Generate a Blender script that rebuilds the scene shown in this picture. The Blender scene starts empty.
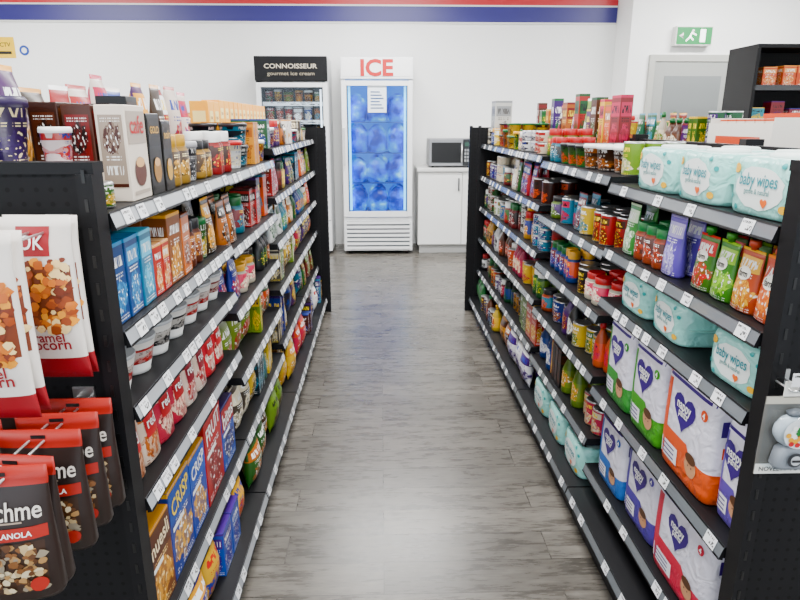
import bpy, math, random
from mathutils import Vector
R = random.Random(11)
sc = bpy.context.scene

# ------------------------------------------------------------------ materials
def lin(c):
    return tuple(((x/12.92) if x <= 0.04045 else ((x+0.055)/1.055)**2.4) for x in c)
def H(h):
    return lin((int(h[0:2],16)/255, int(h[2:4],16)/255, int(h[4:6],16)/255))

def newmat(name):
    m = bpy.data.materials.new(name); m.use_nodes = True
    nt = m.node_tree; b = nt.nodes['Principled BSDF']
    return m, nt, b
def N(nt, t, **kw):
    n = nt.nodes.new(t)
    for k, v in kw.items(): setattr(n, k, v)
    return n
def math_(nt, op, a, b=None, c=None):
    n = nt.nodes.new('ShaderNodeMath'); n.operation = op
    for i, v in enumerate((a, b, c)):
        if v is None: continue
        if isinstance(v, (int, float)): n.inputs[i].default_value = v
        else: nt.links.new(v, n.inputs[i])
    return n.outputs[0]
def mixc(nt, f, a, b):
    n = nt.nodes.new('ShaderNodeMix'); n.data_type = 'RGBA'
    for s, v in ((n.inputs[0], f), (n.inputs[6], a), (n.inputs[7], b)):
        if isinstance(v, (int, float)): s.default_value = v
        elif isinstance(v, tuple): s.default_value = (*v, 1)
        else: nt.links.new(v, s)
    return n.outputs[2]
def attr(nt, nm):
    n = nt.nodes.new('ShaderNodeAttribute'); n.attribute_name = nm; return n.outputs['Color']
def deepen(nt, col, g, s):
    gm = N(nt,'ShaderNodeGamma'); gm.inputs[1].default_value = g; nt.links.new(col, gm.inputs[0])
    hs = N(nt,'ShaderNodeHueSaturation'); hs.inputs['Saturation'].default_value = s; nt.links.new(gm.outputs[0], hs.inputs['Color'])
    return hs.outputs[0]

# 0 printed packaging
m_print, nt, b = newmat('printed_packaging')
c1, c2, c3 = attr(nt,'Col'), attr(nt,'Col2'), attr(nt,'Col3')
uv = N(nt,'ShaderNodeUVMap'); uv.uv_map = 'UV'
sep = N(nt,'ShaderNodeSeparateXYZ'); nt.links.new(uv.outputs[0], sep.inputs[0])
U, V = sep.outputs[0], sep.outputs[1]
fu, fv = math_(nt,'FRACT',U), math_(nt,'FRACT',V)
def noise2(su, sv, scale=1.0, det=1.0):
    cb = N(nt,'ShaderNodeCombineXYZ')
    nt.links.new(math_(nt,'MULTIPLY',U,su), cb.inputs[0]); nt.links.new(math_(nt,'MULTIPLY',V,sv), cb.inputs[1])
    n = N(nt,'ShaderNodeTexNoise'); n.inputs['Scale'].default_value = scale; n.inputs['Detail'].default_value = det
    nt.links.new(cb.outputs[0], n.inputs['Vector']); return n.outputs[0]
def band(v, a, b_):
    return math_(nt,'MULTIPLY', math_(nt,'GREATER_THAN',v,a), math_(nt,'LESS_THAN',v,b_))
def sq(x): return math_(nt,'MULTIPLY',x,x)
col = mixc(nt, math_(nt,'MULTIPLY', noise2(1.7,1.7,1,2), 0.35), c1, mixc(nt,0.5,c1,c2))
du = math_(nt,'MULTIPLY', math_(nt,'SUBTRACT',fu,0.5), 2.5); dv = math_(nt,'MULTIPLY', math_(nt,'SUBTRACT',fv,0.32), 4.4)
wob = math_(nt,'MULTIPLY', math_(nt,'SUBTRACT', noise2(4,4,1,2),0.5), 1.6)
rr = math_(nt,'ADD', math_(nt,'SQRT', math_(nt,'ADD', sq(du), sq(dv))), wob)
pic = math_(nt,'LESS_THAN', rr, 0.95)
picc = mixc(nt, math_(nt,'GREATER_THAN', noise2(9,9,1,2), 0.5), c2, mixc(nt,0.45,c1,c2))
picc = mixc(nt, math_(nt,'GREATER_THAN', noise2(14,14,1,1), 0.62), picc, c3)
col = mixc(nt, pic, col, picc)
pan = math_(nt,'MULTIPLY', band(fv,0.64,0.86), band(fu,0.08,0.92))
seedn = math_(nt,'GREATER_THAN', math_(nt,'FRACT', math_(nt,'MULTIPLY', math_(nt,'FLOOR',U), 0.37)), 0.5)
col = mixc(nt, math_(nt,'MULTIPLY',pan,seedn), col, c2)
vo = N(nt,'ShaderNodeTexVoronoi'); vo.feature='DISTANCE_TO_EDGE'
cb = N(nt,'ShaderNodeCombineXYZ'); nt.links.new(math_(nt,'MULTIPLY',U,9.0), cb.inputs[0]); nt.links.new(math_(nt,'MULTIPLY',V,4.0), cb.inputs[1])
nt.links.new(cb.outputs[0], vo.inputs['Vector']); vo.inputs['Scale'].default_value=1.0
txt = math_(nt,'LESS_THAN', vo.outputs['Distance'], 0.11)
tb = math_(nt,'MULTIPLY', txt, math_(nt,'MULTIPLY', band(fv,0.69,0.81), band(fu,0.16,0.84)))
col = mixc(nt, tb, col, c3)
txt2 = math_(nt,'GREATER_THAN', noise2(34,1.0,1.0,0.0), 0.5)
lines = math_(nt,'GREATER_THAN', math_(nt,'FRACT', math_(nt,'MULTIPLY',fv,26.0)), 0.55)
tb2 = math_(nt,'MULTIPLY', math_(nt,'MULTIPLY',txt2,lines), math_(nt,'MULTIPLY', band(fv,0.54,0.62), band(fu,0.2,0.8)))
col = mixc(nt, tb2, col, c3)
tb3 = math_(nt,'MULTIPLY', math_(nt,'MULTIPLY',txt2,lines), math_(nt,'MULTIPLY', band(fv,0.05,0.11), band(fu,0.1,0.9)))
col = mixc(nt, tb3, col, c3)
col = mixc(nt, band(fv,0.93,0.975), col, c2)
nt.links.new(deepen(nt,col,1.38,1.14), b.inputs['Base Color']); b.inputs['Roughness'].default_value = 0.36

# 1 plain
m_plain, nt, b = newmat('plain_coloured')
nt.links.new(deepen(nt,attr(nt,'Col'),1.15,1.08), b.inputs['Base Color']); b.inputs['Roughness'].default_value = 0.4
# 2 metal
m_metal, nt, b = newmat('bare_metal')
nt.links.new(attr(nt,'Col'), b.inputs['Base Color']); b.inputs['Metallic'].default_value = 0.9; b.inputs['Roughness'].default_value = 0.3
# 3 ticket strip
m_strip, nt, b = newmat('ticket_strip_plastic')
nt.links.new(attr(nt,'Col'), b.inputs['Base Color']); b.inputs['Roughness'].default_value = 0.22
b.inputs['Coat Weight'].default_value = 0.5
# 4 pegboard
m_peg, nt, b = newmat('perforated_black_steel')
tc = N(nt,'ShaderNodeTexCoord'); sp = N(nt,'ShaderNodeSeparateXYZ'); nt.links.new(tc.outputs['Object'], sp.inputs[0])
def cell(o): return math_(nt,'SUBTRACT', math_(nt,'FRACT', math_(nt,'MULTIPLY',o,40.0)), 0.5)
gx = cell(math_(nt,'ADD',sp.outputs[0],sp.outputs[1])); gz = cell(sp.outputs[2])
d = math_(nt,'SQRT', math_(nt,'ADD', math_(nt,'MULTIPLY',gx,gx), math_(nt,'MULTIPLY',gz,gz)))
hole = math_(nt,'LESS_THAN', d, 0.17)
nt.links.new(mixc(nt, hole, (0.005,0.005,0.006), (0.0004,0.0004,0.0004)), b.inputs['Base Color'])
b.inputs['Roughness'].default_value = 0.5; b.inputs['Specular IOR Level'].default_value = 0.18
# 5 tag paper
m_tag, nt, b = newmat('price_ticket_paper')
uv = N(nt,'ShaderNodeUVMap'); uv.uv_map = 'UV'
sep = N(nt,'ShaderNodeSeparateXYZ'); nt.links.new(uv.outputs[0], sep.inputs[0]); U, V = sep.outputs[0], sep.outputs[1]
fu, fv = math_(nt,'FRACT',U), math_(nt,'FRACT',V)
k = math_(nt,'MULTIPLY', math_(nt,'GREATER_THAN', noise2(12,3,1,0),0.5), math_(nt,'MULTIPLY', band(fv,0.2,0.55), band(fu,0.45,0.9)))
k2 = math_(nt,'MULTIPLY', math_(nt,'GREATER_THAN', noise2(20,3,1,0),0.48), math_(nt,'MULTIPLY', band(fv,0.68,0.85), band(fu,0.08,0.8)))
nt.links.new(mixc(nt, math_(nt,'MAXIMUM',k,k2), (0.72,0.73,0.75), (0.05,0.05,0.05)), b.inputs['Base Color'])
b.inputs['Roughness'].default_value = 0.5
# 6 glass
m_glass = bpy.data.materials.new('door_glass'); m_glass.use_nodes = True
nt = m_glass.node_tree; nt.nodes.clear()
o = N(nt,'ShaderNodeOutputMaterial'); mx = N(nt,'ShaderNodeMixShader'); tr = N(nt,'ShaderNodeBsdfTransparent'); gl = N(nt,'ShaderNodeBsdfGlossy')
tr.inputs[0].default_value = (0.93,0.97,1,1); gl.inputs['Roughness'].default_value = 0.03; mx.inputs[0].default_value = 0.025
nt.links.new(tr.outputs[0], mx.inputs[1]); nt.links.new(gl.outputs[0], mx.inputs[2]); nt.links.new(mx.outputs[0], o.inputs[0])
# 7 emission (lit panel)
m_emit, nt, b = newmat('lit_panel')
nt.links.new(attr(nt,'Col'), b.inputs['Base Color']); nt.links.new(attr(nt,'Col'), b.inputs['Emission Color']); b.inputs['Emission Strength'].default_value = 3.0
# 8 ice bags, the freezer's blue glow put in as emission
m_ice, nt, b = newmat('ice_bag_film_glow')
tc = N(nt,'ShaderNodeTexCoord'); vo = N(nt,'ShaderNodeTexVoronoi'); vo.inputs['Scale'].default_value = 24
no = N(nt,'ShaderNodeTexNoise'); no.inputs['Scale'].default_value = 7.5; no.inputs['Detail'].default_value = 4
nt.links.new(tc.outputs['Object'], vo.inputs['Vector']); nt.links.new(tc.outputs['Object'], no.inputs['Vector'])
rp = N(nt,'ShaderNodeValToRGB'); rp.color_ramp.elements[0].position = 0.40; rp.color_ramp.elements[1].position = 0.70
rp.color_ramp.elements[0].color = (0.0,0.012,0.30,1); rp.color_ramp.elements[1].color = (0.35,0.95,1.0,1)
e = rp.color_ramp.elements.new(0.50); e.color = (0.0,0.09,0.85,1)
e = rp.color_ramp.elements.new(0.60); e.color = (0.0,0.34,1.0,1)
nt.links.new(no.outputs[0], rp.inputs[0])
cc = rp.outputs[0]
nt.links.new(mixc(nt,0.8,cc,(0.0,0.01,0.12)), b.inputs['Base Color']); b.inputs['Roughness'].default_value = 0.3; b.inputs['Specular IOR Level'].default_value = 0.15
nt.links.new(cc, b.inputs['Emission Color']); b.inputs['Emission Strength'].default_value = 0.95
bp = N(nt,'ShaderNodeBump'); bp.inputs['Strength'].default_value = 0.6; bp.inputs['Distance'].default_value=0.01
nt.links.new(vo.outputs['Distance'], bp.inputs['Height']); nt.links.new(bp.outputs[0], b.inputs['Normal'])
# 9 black powdercoat
m_black, nt, b = newmat('black_powdercoat')
b.inputs['Base Color'].default_value = (0.005,0.005,0.006,1); b.inputs['Roughness'].default_value = 0.45; b.inputs['Specular IOR Level'].default_value = 0.2
# 10 wrinkled film (wipes)
m_film, nt, b = newmat('soft_plastic_film')
nt.links.new(deepen(nt,attr(nt,'Col'),1.1,1.05), b.inputs['Base Color']); b.inputs['Roughness'].default_value = 0.28
tc = N(nt,'ShaderNodeTexCoord'); no = N(nt,'ShaderNodeTexNoise'); no.inputs['Scale'].default_value=22; no.inputs['Detail'].default_value=2; no.inputs['Distortion'].default_value=1.2
nt.links.new(tc.outputs['Object'],no.inputs['Vector']); bp = N(nt,'ShaderNodeBump'); bp.inputs['Strength'].default_value=.7; bp.inputs['Distance'].default_value=.012
nt.links.new(no.outputs[0],bp.inputs['Height']); nt.links.new(bp.outputs[0],b.inputs['Normal'])
MATS = [m_print, m_plain, m_metal, m_strip, m_peg, m_tag, m_glass, m_emit, m_ice, m_black, m_film]
PRINT, PLAIN, METAL, STRIP, PEG, TAG, GLASS, EMIT, ICE, BLACK, FILM = range(11)

W = H('f2f2f0'); K = (0.012,0.012,0.013)
# ------------------------------------------------------------------ mesh builder
ID = (0,0,0,1,0)
def TF(x,y,z,deg=0):
    a = math.radians(deg); return (x,y,z,math.cos(a),math.sin(a))
class MB:
    def __init__(s): s.v=[]; s.f=[]; s.c=[]; s.uv=[]; s.m=[]; s.sm=[]
    def av(s, p, T=ID):
        x,y,z = p
        s.v.append((T[0]+T[3]*x-T[4]*y, T[1]+T[4]*x+T[3]*y, T[2]+z)); return len(s.v)-1
    def face(s, idx, cols, uvs=None, slot=PLAIN, sm=False):
        if uvs is None: uvs = [(0.5,0.5)]*len(idx)
        if isinstance(cols[0], (int,float)): cols = (cols,cols,cols)
        s.f.append(tuple(idx)); s.c.append(cols); s.uv.append(uvs); s.m.append(slot); s.sm.append(sm)
    def box(s, x0,x1,y0,y1,z0,z1, cols, slot=PLAIN, T=ID, seed=None, bev=0.0):
        if x0>x1: x0,x1=x1,x0
        if y0>y1: y0,y1=y1,y0
        if seed is None: su,sv = R.randint(0,60), R.randint(0,60)
        else: su,sv = seed
        if bev>0:
            rings=[]
            for z,i in ((z0,bev),(z0+bev,0),(z1-bev,0),(z1,bev)):
                q=[]
                for (x,y) in ((x0+bev,y0+i),(x1-bev,y0+i),(x1-i,y0+bev),(x1-i,y1-bev),(x1-bev,y1-i),(x0+bev,y1-i),(x0+i,y1-bev),(x0+i,y0+bev)):
                    q.append(s.av((x,y,z),T))
                rings.append(q)
            s.face(rings[0][::-1], cols, None, slot)
            s.face(rings[3], cols, None, slot)
            for a in range(3):
                for k in range(8):
                    k2=(k+1)%8
                    va=(0.02,0.03,0.97,0.98)[a]; vb=(0.02,0.03,0.97,0.98)[a+1]
                    ua,ub = (0.03,0.97) if k%2==0 else (0.02,0.03)
                    s.face((rings[a][k],rings[a][k2],rings[a+1][k2],rings[a+1][k]), cols,
                           [(su+ua,sv+va),(su+ub,sv+va),(su+ub,sv+vb),(su+ua,sv+vb)], slot)
            return
        P = [s.av(p,T) for p in ((x0,y0,z0),(x1,y0,z0),(x1,y1,z0),(x0,y1,z0),(x0,y0,z1),(x1,y0,z1),(x1,y1,z1),(x0,y1,z1))]
        q = [(su+.02,sv+.02),(su+.98,sv+.02),(su+.98,sv+.98),(su+.02,sv+.98)]
        for idx in ((0,1,5,4),(1,2,6,5),(2,3,7,6),(3,0,4,7),(4,5,6,7),(3,2,1,0)):
            s.face([P[i] for i in idx], cols, q, slot)
    def loft(s, prof, n, bands, T=ID, sm=True, cap=None, seed=None):
        if seed is None: su,sv = R.randint(0,60), R.randint(0,60)
        else: su,sv = seed
        if isinstance(bands, tuple): bands = [bands]*(len(prof)-1)
        z0,z1 = prof[0][0], prof[-1][0]; mw = max(p[1] for p in prof)
        rings=[]; uvr=[]
        for (z,hw,hd,e) in prof:
            q=[]; uq=[]
            for k in range(n):
                a = 2*math.pi*(k+0.5)/n - math.pi/2
                ca,sa = math.cos(a), math.sin(a)
                x = hw*math.copysign(abs(ca)**(2/e),ca); y = hd*math.copysign(abs(sa)**(2/e),sa)
                q.append(s.av((x,y,z),T))
                uq.append((su+0.5+0.47*x/mw, sv+0.03+0.94*(z-z0)/max(1e-6,(z1-z0))))
            rings.append(q); uvr.append(uq)
        for i in range(len(prof)-1):
            sl,co = bands[i]
            for k in range(n):
                k2=(k+1)%n
                s.face((rings[i][k],rings[i][k2],rings[i+1][k2],rings[i+1][k]), co,
                       [uvr[i][k],uvr[i][k2],uvr[i+1][k2],uvr[i+1][k]], sl, sm)
        sl,co = cap if cap else bands[-1]
        s.face(rings[-1], co, None, sl if sl!=PRINT else PLAIN)
        sl,co = bands[0]
        s.face(rings[0][::-1], co, None, sl if sl!=PRINT else PLAIN)
    def tube(s, p0, p1, r, cols, slot=METAL, n=8):
        p0=Vector(p0); p1=Vector(p1); d=(p1-p0).normalized()
        a = d.orthogonal().normalized(); b=d.cross(a)
        r0=[];r1=[]
        for k in range(n):
            t=2*math.pi*k/n; o=a*math.cos(t)*r+b*math.sin(t)*r
            r0.append(s.av(tuple(p0+o))); r1.append(s.av(tuple(p1+o)))
        for k in range(n):
            k2=(k+1)%n; s.face((r0[k],r0[k2],r1[k2],r1[k]), cols, None, slot, True)
        s.face(r0[::-1],cols,None,slot); s.face(r1,cols,None,slot)
    def obj(s, name, parent=None):
        me = bpy.data.meshes.new(name); me.from_pydata(s.v,[],s.f)
        for m in MATS: me.materials.append(m)
        me.polygons.foreach_set('material_index', s.m); me.polygons.foreach_set('use_smooth', s.sm)
        u = me.uv_layers.new(name='UV'); fl=[]
        for q in s.uv:
            for a in q: fl += a
        u.data.foreach_set('uv', fl)
        for j,nm in enumerate(('Col','Col2','Col3')):
            ca = me.color_attributes.new(nm,'FLOAT_COLOR','CORNER'); fl=[]
            for f,c in zip(s.f,s.c):
                fl += (list(c[j])+[1.0])*len(f)
            ca.data.foreach_set('color', fl)
        me.update()
        ob = bpy.data.objects.new(name, me); sc.collection.objects.link(ob)
        if parent: ob.parent = parent
        return ob

def surf(prof):
    def f(x,z):
        z = min(max(z,prof[0][0]),prof[-1][0])
        for i in range(len(prof)-1):
            if z <= prof[i+1][0]+1e-9: break
        a,b_ = prof[i],prof[i+1]; t=(z-a[0])/max(1e-9,b_[0]-a[0])
        hw=a[1]+(b_[1]-a[1])*t; hd=a[2]+(b_[2]-a[2])*t; e=a[3]+(b_[3]-a[3])*t
        q=min(0.999,abs(x)/hw)
        return -hd*(1-q**e)**(1/e)
    return f
def flat(y): return lambda x,z: y
def d_rect(mb,T,sf,x0,x1,z0,z1,col,nx=6,nz=4,off=0.0012,slot=PLAIN,sh=0.0):
    g=[[mb.av((x0+(x1-x0)*i/nx+sh*j/nz, sf(x0+(x1-x0)*i/nx+sh*j/nz, z0+(z1-z0)*j/nz)-off, z0+(z1-z0)*j/nz),T) for i in range(nx+1)] for j in range(nz+1)]
    su,sv=R.randint(0,60),R.randint(0,60)
    for j in range(nz):
        for i in range(nx):
            mb.face((g[j][i],g[j][i+1],g[j+1][i+1],g[j+1][i]),col,[(su+.02+.96*i/nx,sv+.02+.96*j/nz),(su+.02+.96*(i+1)/nx,sv+.02+.96*j/nz),(su+.02+.96*(i+1)/nx,sv+.02+.96*(j+1)/nz),(su+.02+.96*i/nx,sv+.02+.96*(j+1)/nz)],slot,True)
def d_poly(mb,T,sf,pts,cx,cz,col,off=0.002):
    rings=[]
    c=mb.av((cx,sf(cx,cz)-off,cz),T)
    for k in (0.5,1.0):
        rings.append([mb.av((cx+k*x, sf(cx+k*x,cz+k*z)-off, cz+k*z),T) for x,z in pts])
    n=len(pts)
    for i in range(n):
        j=(i+1)%n
        mb.face((c,rings[0][i],rings[0][j]),col,None,PLAIN,True)
        mb.face((rings[0][i],rings[1][i],rings[1][j],rings[0][j]),col,None,PLAIN,True)
def circ(r,n=12,rz=None): return [(r*math.cos(2*math.pi*i/n),(rz or r)*math.sin(2*math.pi*i/n)) for i in range(n)]
def heart(s):
    return [(s*16*math.sin(t)**3/17, s*(13*math.cos(t)-5*math.cos(2*t)-2*math.cos(3*t)-math.cos(4*t))/17) for t in [-2*math.pi*i/20 for i in range(20)]]
_tc={}
def textmesh(st):
    if st in _tc: return _tc[st]
    cu=bpy.data.curves.new('t','FONT'); cu.body=st; cu.resolution_u=3; cu.offset=0.035 if st=='ICE' else 0.014
    ob=bpy.data.objects.new('t',cu); sc.collection.objects.link(ob)
    bpy.context.view_layer.update()
    me=bpy.data.meshes.new_from_object(ob)
    vs=[(v.co.x,v.co.y) for v in me.vertices]; fs=[tuple(p.vertices) for p in me.polygons]
    bpy.data.objects.remove(ob); bpy.data.curves.remove(cu); bpy.data.meshes.remove(me)
    x0=min(v[0] for v in vs);x1=max(v[0] for v in vs);y0=min(v[1] for v in vs);y1=max(v[1] for v in vs)
    vs=[((a-(x0+x1)/2)/(x1-x0),(b_-(y0+y1)/2)/(x1-x0)) for a,b_ in vs]
    _tc[st]=(vs,fs); return _tc[st]
def d_text(mb,T,sf,st,cx,cz,w,col,off=0.003,hs=1.0,slot=PLAIN,ang=0):
    vs,fs=textmesh(st); ca,sa=math.cos(ang),math.sin(ang)
    P=[]
    for a,b_ in vs:
        a2,b2=a*w,b_*w*hs; x=cx+a2*ca-b2*sa; z=cz+a2*sa+b2*ca
        P.append(mb.av((x,sf(x,z)-off,z),T))
    for f in fs: mb.face([P[i] for i in f],col,None,slot)

# ------------------------------------------------------------------ product primitives (front = local -Y)
def can(mb,T,r,h,cols):
    p=[(0,r*.95,r*.95,2),(.004,r,r,2),(h-.006,r,r,2),(h-.002,r*1.01,r*1.01,2),(h,r*.93,r*.93,2)]
    g=(0.5,0.5,0.5)
    mb.loft(p,14,[(METAL,g),(PRINT,cols),(METAL,g),(METAL,g)],T)
def jar(mb,T,r,h,cols,lid):
    p=[(0,r*.9,r*.9,2),(.006,r,r,2),(h*.18,r,r,2),(h*.68,r,r,2),(h*.76,r*.8,r*.8,2),(h*.78,r*.84,r*.84,2),(h*.98,r*.84,r*.84,2),(h,r*.78,r*.78,2)]
    body=tuple(x*.5 for x in cols[1])
    mb.loft(p,14,[(PLAIN,body),(PLAIN,body),(PRINT,cols),(PLAIN,body),(PLAIN,lid),(PLAIN,lid),(PLAIN,lid)],T)
def bottle(mb,T,r,h,cols,lid):
    p=[(0,r*.92,r*.92,2),(.008,r,r,2),(h*.15,r,r,2),(h*.55,r*.97,r*.97,2),(h*.68,r*.7,r*.7,2),(h*.8,r*.34,r*.34,2),(h*.86,r*.32,r*.32,2),(h*.865,r*.42,r*.42,2),(h,r*.38,r*.38,2)]
    b_=tuple(x*.6 for x in cols[0])
    mb.loft(p,12,[(PLAIN,b_),(PLAIN,b_),(PRINT,cols),(PLAIN,b_),(PLAIN,b_),(PLAIN,b_),(PLAIN,lid),(PLAIN,lid)],T)
def p_pouch(w,h,d):
    a,b_=w/2,d/2
    return [(0,a*.94,b_*.75,2.6),(h*.04,a,b_,2.4),(h*.35,a*.98,b_*.92,2.2),(h*.65,a*.96,b_*.6,2.1),(h*.86,a*.98,b_*.18,2),(h*.9,a,.002,2),(h,a,.0015,2)]
def pouch(mb,T,w,h,d,cols): mb.loft(p_pouch(w,h,d),16,(PRINT,cols),T)
def p_bag(w,h,d):
    a,b_=w/2,d/2
    return [(0,a,.002,2),(h*.06,a*.98,.004,2),(h*.14,a*.93,b_*.6,2.1),(h*.35,a*.9,b_*.95,2.2),(h*.6,a*.9,b_,2.2),(h*.85,a*.93,b_*.6,2.1),(h*.94,a*.98,.004,2),(h,a,.002,2)]
def bag(mb,T,w,h,d,cols): mb.loft(p_bag(w,h,d),16,(PRINT,cols),T)
def p_tub(r,h): return [(0,r*.74,r*.74,2),(.004,r*.77,r*.77,2),(h*.84,r*.94,r*.94,2),(h*.85,r,r,2),(h*.95,r,r,2),(h,r*.93,r*.93,2)]
def tub(mb,T,r,h,cols,lid): mb.loft(p_tub(r,h),16,[(PLAIN,cols[0]),(PRINT,cols),(PLAIN,lid),(PLAIN,lid),(PLAIN,lid)],T)
def carton(mb,T,w,h,d,cols):
    mb.box(-w/2,w/2,-d/2,d/2,0,h,cols,PRINT,T,bev=0.0015)

PAL = [H(x) for x in ('b8121c','d8a21a','1d4f9f','1f6a3a','d8601a','5a2f7c','6a3b1d','e8e0cc','1890a8','c8406a','1e1e22','ececec','8a1520','2d7f48','dfbf2f','3a2a20','7a9a3a','b87838')]
def rc(sub=None):
    a=R.choice(sub or PAL); b_=R.choice(PAL); c=R.choice([W,W,H('f7e27a'),H('1a1a1e')])
    if sum(a)>1.6: c=R.choice([H('1a1a1e'),H('b0121c'),H('1d4fa8')])
    return (a,b_,c)

GR={}
def G(name,side):
    k=(name,side)
    if k not in GR: GR[k]=MB()
    return GR[k]
XF={'L':-0.50,'R':0.76}; S={'L':1,'R':-1}; ROT={'L':90,'R':-90}
def place(side,y,z,dep,inset=0.0,back=False,jit=3):
    s=S[side]; xf=XF[side]
    if back:
        x=xf-s*(0.90-0.02)+s*(dep/2+inset); rot=-ROT[side]
    else:
        x=xf-s*(0.02+inset+dep/2); rot=ROT[side]
    return TF(x,y,z+0.001,rot+R.uniform(-jit,jit))

def item(side,kind,y,z,spec,inset=0,back=False,stack=1):
    w,h,d,cols,lid=spec
    nm={'can':'canned_food','jar':'food_jars','bottle':'sauce_bottles','pouch':'food_pouches','bag':'snack_bags','tub':'spread_tubs','box':'grocery_cartons'}[kind]
    mb=G(nm,side)
    for k in range(stack):
        T=place(side,y,z+k*h,d,inset,back)
        if kind=='can': can(mb,T,w/2,h,cols)
        elif kind=='jar': jar(mb,T,w/2,h,cols,lid)
        elif kind=='bottle': bottle(mb,T,w/2,h,cols,lid)
        elif kind=='pouch': pouch(mb,T,w,h,d,cols)
        elif kind=='bag': bag(mb,T,w,h,d,cols)
        elif kind=='tub': tub(mb,T,w/2,h,cols,lid)
        elif kind=='box': carton(mb,T,w,h,d,cols)
def randspec(kind,gap):
    lid=R.choice([W,H('b8141e'),H('d8a21a'),H('222226'),H('1f6a3a')])
    g=gap
    if kind=='can': w=R.choice([.066,.074,.084]); h=min(g*.9,R.choice([.055,.1,.11])); d=w
    elif kind=='jar': w=R.choice([.06,.07,.08]); h=min(g*.85,R.uniform(.1,.15)); d=w
    elif kind=='bottle': w=R.choice([.055,.065,.075]); h=min(g*.9,R.uniform(.17,.24)); d=w
    elif kind=='pouch': w=R.uniform(.08,.12); h=min(g*.88,R.uniform(.14,.21)); d=.05
    elif kind=='bag': w=R.uniform(.11,.16); h=min(g*.9,R.uniform(.18,.25)); d=.07
    elif kind=='tub': w=R.choice([.08,.1,.11]); h=min(g*.85,R.uniform(.07,.11)); d=w
    else: w=R.choice([.04,.05,.07,.1]); h=min(g*.88,R.uniform(.13,.23)); d=R.choice([.04,.06,.08])
    return (w,h,d,rc(),lid)
def fill(side,y0,y1,z,gap,kinds,rows=2,back=False,fwd=0.0):
    y=y0+.015
    while True:
        kind=R.choice(kinds); sp=randspec(kind,gap); w=sp[0]
        done=False
        for _ in range(R.randint(1,3)):
            if y+w>y1-.01: done=True; break
            st=1
            if kind=='can': st=max(1,min(2 if sp[1]>.08 else 3,int(gap*.93/sp[1])))
            if kind=='tub' : st=max(1,min(2,int(gap*.9/sp[1])))
            ins=R.choice([0,0,0.01,.03])-fwd
            for r in range(rows):
                item(side,kind,y+w/2,z,sp,ins+r*sp[2]*1.04,back,st if r==0 or R.random()<.8 else 1)
            y+=w*1.03+.003
        if done or y>y1-.05: break
def run(side,kind,y,z,n,spec,rows=2,stack=1,gapy=.004,inset=0.0):
    for i in range(n):
        for r in range(rows):
            item(side,kind,y+spec[0]/2,z,spec,inset+r*spec[2]*1.05,False,stack)
        y+=spec[0]+gapy
    return y

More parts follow.
